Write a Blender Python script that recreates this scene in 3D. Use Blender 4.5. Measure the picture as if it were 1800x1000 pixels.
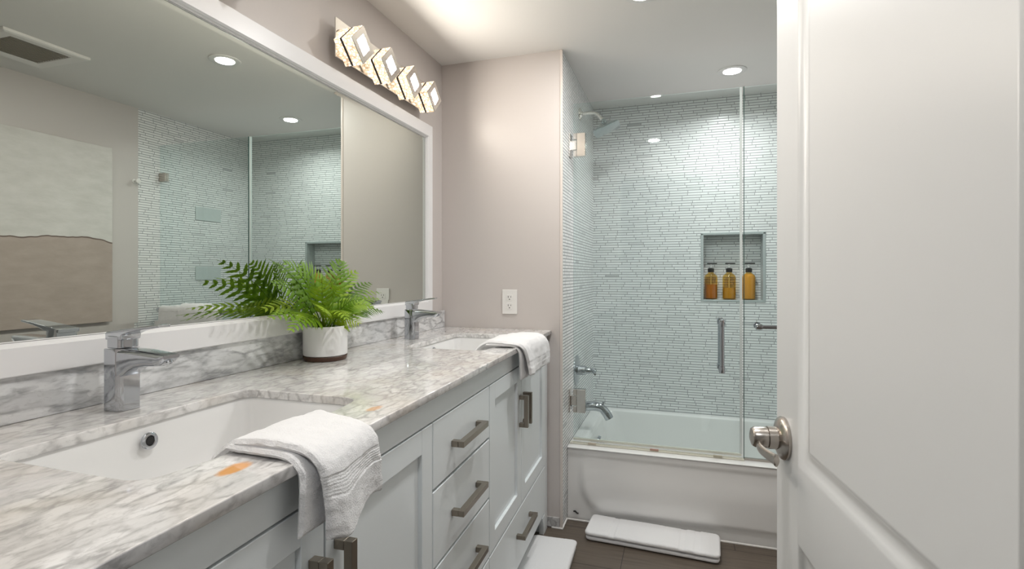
import bpy, bmesh, math, random
from mathutils import Vector, Matrix, noise
R = math.radians
C = bpy.context.scene.collection
for o in list(bpy.data.objects): bpy.data.objects.remove(o)

# ------------------------------------------------------------------ camera
CX, CH, TH = 1.1255, 1.1767, 0.3113
cd = bpy.data.cameras.new('camera'); cam = bpy.data.objects.new('camera', cd); C.objects.link(cam)
cam.location = (CX, 0, CH); cam.rotation_euler = (R(90), 0, TH)
cd.sensor_width = 36; cd.lens = 36 * 916.6 / 1800; cd.shift_y = -19 / 1800; cd.clip_start = .02
bpy.context.scene.camera = cam
# ------------------------------------------------------------------ world, exposure
sc = bpy.context.scene
sc.view_settings.view_transform = 'Standard'; sc.view_settings.look = 'None'
sc.view_settings.gamma = 1; sc.view_settings.use_curve_mapping = False
sc.view_settings.exposure = 0.28
w = bpy.data.worlds.new('world'); sc.world = w; w.use_nodes = True
w.node_tree.nodes['Background'].inputs[0].default_value = (.80, .84, .88, 1)
w.node_tree.nodes['Background'].inputs[1].default_value = .35
# ------------------------------------------------------------------ room measures (metres)
ZC = 2.21; YN = .24; YS = 2.36; WX = .609; YT = 3.273; WR = 2.122; YA = 2.463; ZT = .3466; YG = 2.535
HC = .915
DOWN_W = 13.0; HALL_FILL_W = 6.0; LED_E = 112.0; CRYS_E = 1.45

def area(name, loc, size, power, col=(1, 1, 1), rot=(0, 0, 0), shape='DISK', spread=180, parent=None, sy=None):
    l = bpy.data.lights.new(name, 'AREA'); l.shape = shape; l.size = size; l.energy = power; l.color = col
    if sy: l.size_y = sy
    l.spread = R(spread)
    o = bpy.data.objects.new(name, l); C.objects.link(o); o.location = loc; o.rotation_euler = rot
    return o
DOWNLIGHTS = [(1.379, 2.87, 5.2, 'shower'), (.993, 1.976, 8.0, 'room'), (.935, .906, 5.5, 'room')]
for (x, y, p, k) in DOWNLIGHTS:
    area('downlight_lamp', (x, y, ZC - .0075), .08, p, (1, .985, .965), spread=155 if k == 'shower' else 180)
area('hall_fill', (1.0, -.45, 2.17), .30, HALL_FILL_W, (.96, .98, 1))  # added fill lamp, unseen in the hall, brightens the room through the doorway

# ------------------------------------------------------------------ materials
def mat(name, col=(.8, .8, .8), rough=.5, metal=0, spec=.5, coat=0):
    m = bpy.data.materials.new(name); m.use_nodes = True
    b = m.node_tree.nodes['Principled BSDF']
    b.inputs['Base Color'].default_value = (*col, 1); b.inputs['Roughness'].default_value = rough
    b.inputs['Metallic'].default_value = metal; b.inputs['Specular IOR Level'].default_value = spec
    b.inputs['Coat Weight'].default_value = coat
    return m
class NB:
    """small helper for building node graphs"""
    def __init__(s, m): s.m = m; s.t = m.node_tree; s.b = s.t.nodes.get('Principled BSDF')
    def n(s, typ, **k):
        nd = s.t.nodes.new(typ)
        for a, v in k.items():
            if a.startswith('i_'):
                key = a[2:].replace('_', ' '); nd.inputs[int(key) if key.isdigit() else key].default_value = v
            else: setattr(nd, a, v)
        return nd
    def l(s, a, b): s.t.links.new(a, b)
    def coord(s, kind='Object'): return s.n('ShaderNodeTexCoord').outputs[kind]
    def mapping(s, vec, scale=(1, 1, 1), rot=(0, 0, 0), loc=(0, 0, 0)):
        mp = s.n('ShaderNodeMapping'); s.l(vec, mp.inputs[0])
        mp.inputs['Scale'].default_value = scale; mp.inputs['Rotation'].default_value = rot; mp.inputs['Location'].default_value = loc
        return mp.outputs[0]
    def noise(s, vec, scale=5, detail=2, rough=.5, dist=0, out=0):
        t = s.n('ShaderNodeTexNoise'); s.l(vec, t.inputs['Vector'])
        t.inputs['Scale'].default_value = scale; t.inputs['Detail'].default_value = detail
        t.inputs['Roughness'].default_value = rough; t.inputs['Distortion'].default_value = dist
        return t.outputs[out]
    def math(s, op, a, b=None, c=None):
        t = s.n('ShaderNodeMath', operation=op)
        for i, v in enumerate((a, b, c)):
            if v is None: continue
            if isinstance(v, (int, float)): t.inputs[i].default_value = v
            else: s.l(v, t.inputs[i])
        return t.outputs[0]
    def ramp(s, f, stops, interp='LINEAR'):
        t = s.n('ShaderNodeValToRGB'); s.l(f, t.inputs[0]); cr = t.color_ramp; cr.interpolation = interp
        while len(cr.elements) < len(stops): cr.elements.new(.5)
        for e, (p, c) in zip(cr.elements, stops):
            e.position = p; e.color = (*c, 1) if len(c) == 3 else c
        return t.outputs[0]
    def mix(s, f, a, b, mode='MIX'):
        t = s.n('ShaderNodeMix', data_type='RGBA', blend_type=mode)
        for i, v in ((0, f), (6, a), (7, b)):
            if isinstance(v, (int, float)): t.inputs[i].default_value = v
            elif isinstance(v, tuple): t.inputs[i].default_value = (*v, 1)
            else: s.l(v, t.inputs[i])
        return t.outputs[2]
    def bump(s, h, strength=.3, dist=.01):
        t = s.n('ShaderNodeBump'); s.l(h, t.inputs['Height']); t.inputs['Strength'].default_value = strength
        t.inputs['Distance'].default_value = dist; s.l(t.outputs[0], s.b.inputs['Normal'])

M = {}
def paint(name, col, rough=.45, bs=.06):
    m = mat(name, col, rough); n = NB(m); c = n.coord()
    n.bump(n.noise(c, 90, 3), bs, .002)
    return m
M['wall'] = paint('taupe_paint', (.60, .56, .54), .38)
M['ceil'] = paint('ceiling_paint', (.80, .79, .77), .6)
M['white_trim'] = mat('white_trim', (.78, .78, .77), .35)
M['door'] = paint('door_paint', (.71, .715, .715), .32, .03)
M['cab'] = paint('cabinet_paint', (.80, .845, .865), .33, .02)
M['frame'] = mat('mirror_frame_white', (.80, .80, .81), .3)
M['chrome'] = mat('chrome', (.52, .54, .57), .07, 1)
M['nickel'] = mat('brushed_nickel', (.50, .46, .42), .27, 1)
M['pull'] = mat('pewter_pull', (.32, .28, .235), .32, 1)
M['bright_nickel'] = mat('polished_nickel', (.74, .71, .67), .14, 1)
M['porcelain'] = mat('porcelain', (.84, .84, .835), .12, coat=.5)
M['tub'] = mat('tub_enamel', (.80, .80, .79), .13, coat=.5)
M['plastic_white'] = mat('white_plastic', (.82, .81, .79), .3)
M['black'] = mat('black_plastic', (.012, .012, .013), .3)
M['dark'] = mat('dark_gap', (.03, .03, .03), .6)
M['pot'] = mat('white_ceramic', (.82, .82, .82), .25)
M['saucer'] = mat('walnut_wood', (.075, .032, .018), .4)
M['soil'] = mat('soil', (.03, .02, .012), .9)
M['caulk'] = mat('white_caulk', (.82, .81, .79), .5)
M['grille'] = mat('vent_grille', (.62, .60, .56), .5)
M['ventdark'] = mat('vent_inside', (.10, .09, .08), .8)
M['outlet_dark'] = mat('outlet_slot', (.05, .05, .05), .6)

def mk_mirror():
    m = bpy.data.materials.new('mirror_silver'); m.use_nodes = True; t = m.node_tree
    b = t.nodes['Principled BSDF']
    b.inputs['Metallic'].default_value = 1; b.inputs['Roughness'].default_value = 0
    b.inputs['Base Color'].default_value = (.66, .695, .655, 1)
    b.inputs['Specular Tint'].default_value = (.75, .79, .75, 1)
    return m
M['mirror'] = mk_mirror()

def glassy(name, tint, fac_add=.0, edge=False, rough=0):
    """clear architectural glass: transparent body with Fresnel reflection"""
    m = bpy.data.materials.new(name); m.use_nodes = True; t = m.node_tree; t.nodes.clear()
    out = t.nodes.new('ShaderNodeOutputMaterial'); mx = t.nodes.new('ShaderNodeMixShader')
    tr = t.nodes.new('ShaderNodeBsdfTransparent'); gl = t.nodes.new('ShaderNodeBsdfGlossy'); fr = t.nodes.new('ShaderNodeFresnel')
    ge = t.nodes.new('ShaderNodeNewGeometry'); io = t.nodes.new('ShaderNodeMapRange'); io.inputs[3].default_value = 1.45; io.inputs[4].default_value = 1 / 1.45
    t.links.new(ge.outputs['Backfacing'], io.inputs[0]); t.links.new(io.outputs[0], fr.inputs[0]); tr.inputs[0].default_value = (*tint, 1); gl.inputs['Roughness'].default_value = rough
    gl.inputs[0].default_value = (.95, 1, .98, 1)
    ad = t.nodes.new('ShaderNodeMath'); ad.operation = 'ADD'; ad.inputs[1].default_value = fac_add
    t.links.new(fr.outputs[0], ad.inputs[0]); t.links.new(ad.outputs[0], mx.inputs[0])
    t.links.new(tr.outputs[0], mx.inputs[1]); t.links.new(gl.outputs[0], mx.inputs[2]); t.links.new(mx.outputs[0], out.inputs[0])
    return m
M['glass'] = glassy('shower_glass', (.93, .966, .963))
M['clear'] = glassy('clear_plastic', (.93, .93, .93), .05)
M['seal'] = mat('glass_seal', (.72, .78, .77), .25); M['seal'].node_tree.nodes['Principled BSDF'].inputs['Alpha'].default_value = .8
M['glass_edge'] = mat('green_glass_edge', (.05, .11, .10), .15)

def emit(name, col, e):
    m = bpy.data.materials.new(name); m.use_nodes = True; b = m.node_tree.nodes['Principled BSDF']
    b.inputs['Base Color'].default_value = (.8, .8, .8, 1); b.inputs['Emission Color'].default_value = (*col, 1)
    b.inputs['Emission Strength'].default_value = e
    return m
M['lamp'] = emit('downlight_lens', (1, .98, .95), 14)
M['led'] = emit('led_panel', (1, .92, .81), LED_E)

def mk_crystal():
    m = mat('bubble_crystal', (.85, .80, .72), .15); n = NB(m); c = n.coord()
    v = n.n('ShaderNodeTexVoronoi', feature='F1'); n.l(c, v.inputs['Vector']); v.inputs['Scale'].default_value = 130
    v2 = n.n('ShaderNodeTexVoronoi', feature='DISTANCE_TO_EDGE'); n.l(c, v2.inputs['Vector']); v2.inputs['Scale'].default_value = 75
    nz = n.noise(c, 60, 3, .6)
    f = n.math('MULTIPLY', n.math('ADD', v2.outputs[0], .18), n.math('ADD', nz, .2))
    col = n.ramp(f, [(.08, (.14, .08, .04)), (.20, (.70, .50, .32)), (.34, (1, .93, .82))])
    n.l(col, n.b.inputs['Emission Color']); n.b.inputs['Emission Strength'].default_value = CRYS_E
    n.bump(v.outputs[0], .7, .003)
    n.l(n.ramp(f, [(.05, (.45, .36, .26)), (.4, (.9, .85, .78))]), n.b.inputs['Base Color'])
    return m
M['crystal'] = mk_crystal()

def mk_tile():
    """thin white strip mosaic: rows 16 mm high, strips of random length, grey joints.  Uses U = x+y, V = z of the object"""
    m = mat('strip_mosaic', (.8, .8, .8), .2, spec=.4); n = NB(m); c = n.coord()
    sep = n.n('ShaderNodeSeparateXYZ'); n.l(c, sep.inputs[0])
    u = n.math('ADD', sep.outputs[0], sep.outputs[1]); z = sep.outputs[2]
    H = .0152
    q = n.math('DIVIDE', z, H); row = n.math('FLOOR', q); fr = n.math('FRACT', q)
    wn = n.n('ShaderNodeTexWhiteNoise', noise_dimensions='1D'); n.l(row, wn.inputs['W'])
    w_ = n.math('ADD', n.math('MULTIPLY', u, 11.0), n.math('MULTIPLY', wn.outputs[0], 391.7))
    ve = n.n('ShaderNodeTexVoronoi', voronoi_dimensions='1D', feature='DISTANCE_TO_EDGE'); n.l(w_, ve.inputs['W']); ve.inputs['Scale'].default_value = 1
    vc = n.n('ShaderNodeTexVoronoi', voronoi_dimensions='1D', feature='F1'); n.l(w_, vc.inputs['W']); vc.inputs['Scale'].default_value = 1
    dz = n.math('MULTIPLY', n.math('MINIMUM', fr, n.math('SUBTRACT', 1.0, fr)), H)       # metres from a row joint
    du = n.math('ADD', n.math('DIVIDE', ve.outputs[0], 11.0), .0005)
    d = n.math('MINIMUM', dz, du)
    joint = n.n('ShaderNodeMapRange'); n.l(d, joint.inputs[0]); joint.inputs[1].default_value = .0011; joint.inputs[2].default_value = .0029
    vert = n.n('ShaderNodeMapRange'); n.l(du, vert.inputs[0]); vert.inputs[1].default_value = .0006; vert.inputs[2].default_value = .0014
    wc = n.n('ShaderNodeTexWhiteNoise', noise_dimensions='3D'); n.l(vc.outputs['Color'], wc.inputs['Vector'])
    face = n.ramp(wc.outputs[0], [(0, (.76, .77, .77)), (.25, (.81, .82, .82)), (.6, (.85, .86, .86)), (.985, (.88, .88, .88)), (1, (.45, .46, .47))])
    big = n.noise(c, 2.2, 2)
    grout = n.mix(vert.outputs[0], (.22, .23, .24), (.33, .34, .35))
    n.l(n.mix(joint.outputs[0], grout, face), n.b.inputs['Base Color'])
    rg = n.n('ShaderNodeMapRange'); n.l(joint.outputs[0], rg.inputs[0]); rg.inputs[3].default_value = .7; rg.inputs[4].default_value = .28
    n.l(rg.outputs[0], n.b.inputs['Roughness'])
    hh = n.math('ADD', joint.outputs[0], n.math('MULTIPLY', wc.outputs[0], .25))
    n.bump(hh, .55, .0012)
    return m
M['tile'] = mk_tile()

def mk_marble(name, rot, scale, base_hi, base_lo, vein, warm=.0, stains=False, ani=(1, 1, 1), seed=0):
    m = mat(name, (.8, .8, .8), .10, coat=.4); n = NB(m); c = n.coord()
    mp = n.mapping(c, ani, rot, (seed, seed * .7, 0))
    dn = n.n('ShaderNodeTexNoise'); n.l(mp, dn.inputs['Vector']); dn.inputs['Scale'].default_value = scale * .6; dn.inputs['Detail'].default_value = 5
    off = n.n('ShaderNodeVectorMath', operation='MULTIPLY_ADD'); n.l(dn.outputs['Color'], off.inputs[0])
    off.inputs[1].default_value = (1.45 / scale,) * 3; n.l(mp, off.inputs[2])
    v = n.n('ShaderNodeTexVoronoi', feature='DISTANCE_TO_EDGE'); n.l(off.outputs[0], v.inputs['Vector']); v.inputs['Scale'].default_value = scale
    v2 = n.n('ShaderNodeTexVoronoi', feature='F1'); n.l(off.outputs[0], v2.inputs['Vector']); v2.inputs['Scale'].default_value = scale
    cell = n.n('ShaderNodeSeparateColor'); n.l(v2.outputs['Color'], cell.inputs[0])
    nz = n.noise(mp, scale * .8, 6, .62, .6); nf = n.noise(mp, scale * 3.2, 5, .65, .8)
    # veins between the pebble-like patches, of uneven strength
    edge = n.n('ShaderNodeMapRange'); n.l(v.outputs[0], edge.inputs[0]); edge.inputs[1].default_value = .0; edge.inputs[2].default_value = .20
    edge.interpolation_type = 'SMOOTHSTEP'
    soft = n.math('MULTIPLY', n.math('SUBTRACT', 1.0, edge.outputs[0]), n.ramp(nz, [(.38, (.2, .2, .2)), (.60, (1, 1, 1))]))
    veinamt = n.math('MULTIPLY', soft, n.ramp(nf, [(.28, (.45, .45, .45)), (.58, (1, 1, 1))]))
    patch = n.mix(n.ramp(cell.outputs[0], [(.25, (0, 0, 0)), (.80, (1, 1, 1))]), base_lo, base_hi)
    patch = n.mix(n.ramp(nf, [(.50, (0, 0, 0)), (.72, (.55, .55, .55))]), patch, vein)
    cloud = n.noise(mp, scale * .22, 4, .55, .5)
    patch = n.mix(n.ramp(cloud, [(.46, (0, 0, 0)), (.66, (.45, .45, .45))]), patch, tuple(.5 * (p_ + q_) for p_, q_ in zip(base_lo, vein)))
    col = n.mix(veinamt, patch, vein)
    if warm:
        wz = n.noise(c, 5, 3, .5, .4)
        col = n.mix(n.math('MULTIPLY', n.ramp(wz, [(.50, (0, 0, 0)), (.68, (1, 1, 1))]), warm), col, (.60, .50, .38))
    if stains:
        sep = n.n('ShaderNodeSeparateXYZ'); n.l(c, sep.inputs[0])
        for (sx, sy, rx, ry, st) in stains:
            ns = n.math('MULTIPLY', n.math('SUBTRACT', n.noise(c, 60, 2), .5), .9)
            dx = n.math('DIVIDE', n.math('SUBTRACT', sep.outputs[0], sx), rx); dy = n.math('DIVIDE', n.math('SUBTRACT', sep.outputs[1], sy), ry)
            dd = n.math('ADD', n.math('ADD', n.math('MULTIPLY', dx, dx), n.math('MULTIPLY', dy, dy)), ns)
            f = n.math('MULTIPLY', n.ramp(dd, [(.35, (1, 1, 1)), (1.0, (0, 0, 0))]), st)
            col = n.mix(f, col, (.78, .37, .11))
    n.l(col, n.b.inputs['Base Color'])
    return m
M['marble_top'] = mk_marble('marble_counter', (0, 0, R(28)), 30, (.88, .87, .86), (.76, .75, .74), (.43, .42, .415), .30,
                            [(.556, .553, .017, .030, .95), (.561, .882, .013, .027, .62)], (1.3, .62, 1))
M['marble_splash'] = mk_marble('marble_backsplash', (R(-38), 0, 0), 19, (.84, .85, .86), (.68, .69, .70), (.32, .325, .335), .0, None, (1, .55, 1.8), 3)
M['marble_base'] = mk_marble('marble_skirting', (0, 0, 0), 40, (.68, .68, .68), (.5, .5, .5), (.3, .3, .3))

def mk_floor():
    m = mat('wood_look_tile', (.08, .06, .05), .42); n = NB(m); c = n.coord()
    st = n.noise(n.mapping(c, (3, 55, 3)), 1.6, 5, .6); st2 = n.noise(n.mapping(c, (1.2, 160, 3)), 1.6, 3, .6)
    col = n.ramp(st, [(.3, (.070, .054, .041)), (.7, (.14, .112, .086))])
    col = n.mix(n.math('MULTIPLY', st2, .45), col, (.15, .122, .097))
    br = n.n('ShaderNodeTexBrick'); n.l(c, br.inputs['Vector']); br.inputs['Scale'].default_value = 1
    br.inputs['Brick Width'].default_value = .9; br.inputs['Row Height'].default_value = .30; br.inputs['Mortar Size'].default_value = .0018
    col = n.mix(br.outputs['Fac'], col, (.03, .024, .02))
    n.l(col, n.b.inputs['Base Color']); n.bump(st2, .15, .001)
    return m
M['floor'] = mk_floor()

def mk_terry(name, col):
    m = mat(name, col, .95, spec=.1); n = NB(m); c = n.coord()
    n.b.inputs['Sheen Weight'].default_value = .35; n.b.inputs['Sheen Roughness'].default_value = .5
    a = n.noise(c, 420, 3, .7); b = n.noise(c, 70, 3)
    n.bump(n.math('ADD', n.math('MULTIPLY', a, .8), n.math('MULTIPLY', b, .5)), .75, .0035)
    return m
M['terry'] = mk_terry('white_terry', (.88, .88, .89))

def mk_leaf():
    m = mat('fern_green', (.1, .25, .02), .42); n = NB(m); c = n.coord()
    oi = n.n('ShaderNodeObjectInfo')
    nz = n.noise(c, 22, 2)
    f = n.math('ADD', n.math('MULTIPLY', oi.outputs['Random'], .55), n.math('MULTIPLY', nz, .5))
    col = n.ramp(f, [(.15, (.030, .095, .006)), (.5, (.15, .30, .010)), (.85, (.36, .50, .022))])
    n.l(col, n.b.inputs['Base Color'])
    n.b.inputs['Subsurface Weight'].default_value = 0
    # let some light through the thin leaflets
    t = m.node_tree; tl = n.n('ShaderNodeBsdfTranslucent'); n.l(n.mix(.35, col, (.42, .62, .06)), tl.inputs[0])
    mx = n.n('ShaderNodeMixShader'); mx.inputs[0].default_value = .18
    out = t.nodes['Material Output']; n.l(n.b.outputs[0], mx.inputs[1]); n.l(tl.outputs[0], mx.inputs[2]); n.l(mx.outputs[0], out.inputs[0])
    return m
M['leaf'] = mk_leaf()

def mk_canvas():
    m = mat('painted_canvas', (.6, .58, .54), .8); n = NB(m); c = n.coord()   # object origin: lower edge centre, y along the wall
    sep = n.n('ShaderNodeSeparateXYZ'); n.l(c, sep.inputs[0])
    nz = n.noise(n.mapping(c, (1, 3, 1)), 1.3, 3); br = n.noise(n.mapping(c, (1, 1.5, 4)), 6, 5, .6)
    line = n.math('ADD', .468, n.math('MULTIPLY', n.math('SUBTRACT', nz, .5), .10))
    d = n.math('SUBTRACT', sep.outputs[2], line)
    up = n.ramp(br, [(.3, (.60, .58, .55)), (.7, (.70, .68, .655))]); lo = n.ramp(br, [(.3, (.40, .335, .295)), (.7, (.47, .395, .35))])
    col = n.mix(n.math('GREATER_THAN', d, 0), lo, up)
    n.l(n.mix(n.math('LESS_THAN', n.math('ABSOLUTE', d), .0035), col, (.16, .12, .10)), n.b.inputs['Base Color'])
    n.bump(br, .3, .003)
    return m
M['canvas'] = mk_canvas()

def mk_amber(name, tint, fac):
    m = glassy(name, tint, fac); return m
M['amber_glass'] = glassy('amber_glass', (.93, .76, .36), .02)
M['liquid_a'] = mat('amber_liquid', (.46, .20, .010), .15, spec=.3)
M['liquid_b'] = mat('golden_lotion', (.58, .38, .03), .25, spec=.3)
M['liquid_c'] = mat('honey_lotion', (.66, .44, .13), .25, spec=.3)

# ------------------------------------------------------------------ mesh helpers
def BM(): return bmesh.new()
def box(bm, x0, y0, z0, x1, y1, z1):
    v = [bm.verts.new(p) for p in [(x0, y0, z0), (x1, y0, z0), (x1, y1, z0), (x0, y1, z0), (x0, y0, z1), (x1, y0, z1), (x1, y1, z1), (x0, y1, z1)]]
    for f in [(0, 3, 2, 1), (4, 5, 6, 7), (0, 1, 5, 4), (1, 2, 6, 5), (2, 3, 7, 6), (3, 0, 4, 7)]: bm.faces.new([v[i] for i in f])
    return v
def rings(bm, rs, cap0=True, cap1=True, closed=True):
    """loft a list of rings (lists of points of equal length)"""
    vr = [[bm.verts.new(p) for p in r] for r in rs]
    n = len(rs[0])
    for a, b in zip(vr, vr[1:]):
        for i in range(n if closed else n - 1):
            j = (i + 1) % n
            bm.faces.new((a[i], a[j], b[j], b[i]))
    if cap0: bm.faces.new(list(reversed(vr[0])))
    if cap1: bm.faces.new(vr[-1])
    return vr
def circ(c, ax, r, n=24, r2=None):
    """circle of radius r round point c perpendicular to axis ax"""
    ax = Vector(ax).normalized(); u = ax.orthogonal().normalized()
    if abs(ax.z) < .9: u = Vector((0, 0, 1)).cross(ax).normalized()
    v = ax.cross(u); r2 = r2 or r
    return [Vector(c) + u * math.cos(t) * r + v * math.sin(t) * r2 for t in [2 * math.pi * i / n for i in range(n)]]
def cyl(bm, a, b, r, r1=None, n=24):
    a = Vector(a); b = Vector(b); rings(bm, [circ(a, b - a, r, n), circ(b, b - a, r if r1 is None else r1, n)])
def lathe(bm, c, ax, prof, n=32, cap0=True, cap1=True):
    """prof: (distance along axis, radius)"""
    c = Vector(c); ax = Vector(ax).normalized()
    rings(bm, [circ(c + ax * h, ax, max(r, 1e-5), n) for h, r in prof], cap0, cap1)
def smooth_path(pts, k=8):
    pts = [Vector(p) for p in pts]; P = [pts[0] * 2 - pts[1]] + pts + [pts[-1] * 2 - pts[-2]]; out = []
    for i in range(1, len(P) - 2):
        for j in range(k):
            t = j / k; a, b, c, d = P[i - 1], P[i], P[i + 1], P[i + 2]
            out.append(.5 * ((2 * b) + (c - a) * t + (2 * a - 5 * b + 4 * c - d) * t * t + (3 * b - a - 3 * c + d) * t ** 3))
    out.append(pts[-1]); return out
def tube(bm, pts, r, n=16, k=8, smooth=True):
    P = smooth_path(pts, k) if smooth else [Vector(p) for p in pts]
    rs = []; u = None
    for i, p in enumerate(P):
        t = (P[min(i + 1, len(P) - 1)] - P[max(i - 1, 0)]).normalized()
        if u is None: u = t.orthogonal().normalized()
        u = (u - t * u.dot(t)).normalized(); v = t.cross(u)
        rr = r(i / (len(P) - 1)) if callable(r) else r
        rs.append([p + u * math.cos(a) * rr + v * math.sin(a) * rr for a in [2 * math.pi * j / n for j in range(n)]])
    rings(bm, rs)
def prism(bm, poly, axis, a, b):
    """extrude a 2D polygon; axis 'y': poly is (x,z)   axis 'x': (y,z)   axis 'z': (x,y)"""
    f = {'y': lambda p, t: (p[0], t, p[1]), 'x': lambda p, t: (t, p[0], p[1]), 'z': lambda p, t: (p[0], p[1], t)}[axis]
    rings(bm, [[f(p, a) for p in poly], [f(p, b) for p in poly]])
def rrect(x0, y0, x1, y1, r, n=6):
    out = []
    for cx_, cy_, a0 in ((x1 - r, y1 - r, 0), (x0 + r, y1 - r, 90), (x0 + r, y0 + r, 180), (x1 - r, y0 + r, 270)):
        for i in range(n + 1):
            a = R(a0 + 90 * i / n); out.append((cx_ + r * math.cos(a), cy_ + r * math.sin(a)))
    return out
def obj(name, bm, m, parent=None, loc=None, smooth=False, bevel=0, seg=2, local=False, solid=0, sub=0, auto=True):
    """link bm as one mesh object. Geometry is in world metres unless local; the origin goes to loc (or the parent's place)"""
    bmesh.ops.recalc_face_normals(bm, faces=bm.faces)
    me = bpy.data.meshes.new(name); 
    if loc is not None and not local: bmesh.ops.translate(bm, verts=bm.verts, vec=-Vector(loc))
    if parent is not None and not local and loc is None:
        L = parent.location + (parent.parent.location if parent.parent else Vector())
        bmesh.ops.translate(bm, verts=bm.verts, vec=-L)
    bm.to_mesh(me); bm.free()
    me.materials.append(M[m] if isinstance(m, str) else m)
    o = bpy.data.objects.new(name, me); C.objects.link(o)
    if loc is not None: o.location = loc
    if parent is not None:
        o.parent = parent
        if loc is not None and not local: o.location = Vector(loc) - parent.location
    if smooth or bevel:
        for p in me.polygons: p.use_smooth = True
        try: me.set_sharp_from_angle(angle=R(38))
        except Exception: pass
    if solid:
        s = o.modifiers.new('solid', 'SOLIDIFY'); s.thickness = solid; s.offset = 0
    if bevel:
        b = o.modifiers.new('bevel', 'BEVEL'); b.width = bevel; b.segments = seg; b.limit_method = 'ANGLE'; b.angle_limit = R(38); b.harden_normals = True
    if sub:
        s = o.modifiers.new('sub', 'SUBSURF'); s.levels = sub; s.render_levels = sub
    return o
def thing(name, label, cat, loc=(0, 0, 0), rotz=0, group=None):
    o = bpy.data.objects.new(name, None); C.objects.link(o); o.location = loc; o.rotation_euler = (0, 0, rotz)
    o.empty_display_size = .05
    return tag(o, label, cat, group)
def tag(o, label, cat, group=None):
    o['label'] = label; o['category'] = cat
    if group: o['group'] = group
    return o
def struct(o): o['kind'] = 'structure'; return o
def copy_tree(o, parent=None):
    c = o.copy(); C.objects.link(c); c.parent = parent
    for ch in list(o.children): copy_tree(ch, c)
    return c

# ------------------------------------------------------------------ room shell
def sbox(name, m, *b):
    bm = BM(); box(bm, *b); return struct(obj(name, bm, m))
sbox('floor', 'floor', -.12, -2.2, -.05, WR + .12, YT + .12, 0)
sbox('ceiling', 'ceil', -.12, -2.2, ZC, WR + .12, YT + .2, ZC + .05)
sbox('wall_left', 'wall', -.12, YN, 0, 0, YS, ZC)
sbox('wall_back', 'wall', -.12, YS, 0, WX - .008, YT + .2, ZC)
sbox('wall_right', 'wall', WR, YN, 0, WR + .12, 2.388, ZC)
# near wall with the doorway the picture is taken through
bm = BM(); box(bm, -.12, .12, 0, .60, YN, ZC); box(bm, 1.41, .12, 0, WR + .12, YN, ZC); box(bm, .60, .12, 2.06, 1.41, YN, ZC)
struct(obj('wall_near', bm, 'wall'))
bm = BM(); box(bm, .585, .105, 0, .615, YN + .012, 2.075); box(bm, 1.395, .105, 0, 1.425, YN + .012, 2.075); box(bm, .585, .105, 2.045, 1.425, YN + .012, 2.075)
struct(obj('trim_1', bm, 'white_trim', bevel=.003))
# hall behind the camera
bm = BM(); box(bm, -.12, -2.32, 0, WR + .12, -2.2, ZC); box(bm, -.22, -2.2, 0, -.12, .12, ZC); box(bm, WR + .12, -2.2, 0, WR + .22, .12, ZC)
struct(obj('wall_hall', bm, paint('hall_paint', (.78, .77, .75))))
# tiled shower walls
sbox('wall_shower_left', 'tile', WX - .008, YS + .002, 0, WX, YT, ZC)
sbox('wall_shower_right', 'tile', WR, 2.388, 0, WR + .12, YT, ZC)
NX0, NX1, NZ0, NZ1, ND = 1.247, 1.589, 1.0184, 1.4145, .09
bm = BM()
def quad(bm, *p): bm.faces.new([bm.verts.new(q) for q in p])
for (a, b, c_, d) in [(WX, 0, NX0, ZC), (NX1, 0, WR, ZC), (NX0, 0, NX1, NZ0), (NX0, NZ1, NX1, ZC)]:
    box(bm, a, YT, b, c_, YT + ND, d)
box(bm, NX0, YT + ND, NZ0, NX1, YT + ND + .02, NZ1)
struct(obj('wall_shower_back', bm, 'tile'))
# grey stone lining and raised frame of the niche
bm = BM(); f = .012; y0 = YT - .004; y1 = YT + ND
box(bm, NX0 - .004, y0, NZ0, NX0 + f, y1, NZ1); box(bm, NX1 - f, y0, NZ0, NX1 + .004, y1, NZ1)
box(bm, NX0 - .004, y0, NZ1 - f, NX1 + .004, y1, NZ1 + .004); box(bm, NX0 - .004, y0, NZ0 - .006, NX1 + .004, y1, NZ0 + .006)
struct(obj('trim_2', bm, mat('grey_stone_lining', (.42, .46, .46), .25), bevel=.003))
# metal edge strip at the tile corner, caulk lines, marble skirting
bm = BM(); box(bm, WX - .010, YS - .004, .0, WX + .003, YS + .006, ZC)
struct(obj('trim_3', bm, mat('cream_edge_strip', (.70, .64, .60), .3), bevel=.0025))
bm = BM(); box(bm, WX + .0005, YA - .007, 0, WR, YA + .002, .007); box(bm, WX - .001, YS - .008, 0, WX + .006, YA, .007); box(bm, .56, YS - .009, 0, WX + .006, YS - .0005, .007)
struct(obj('trim_4', bm, 'caulk', bevel=.002))
bm = BM(); box(bm, .535, YS - .006, .007, WX - .012, YS, .05)
struct(obj('baseboard_back', bm, 'marble_base'))
bm = BM(); box(bm, WR - .014, YN, 0, WR, 2.38, .09)
struct(obj('baseboard_right', bm, 'white_trim', bevel=.004))

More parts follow.
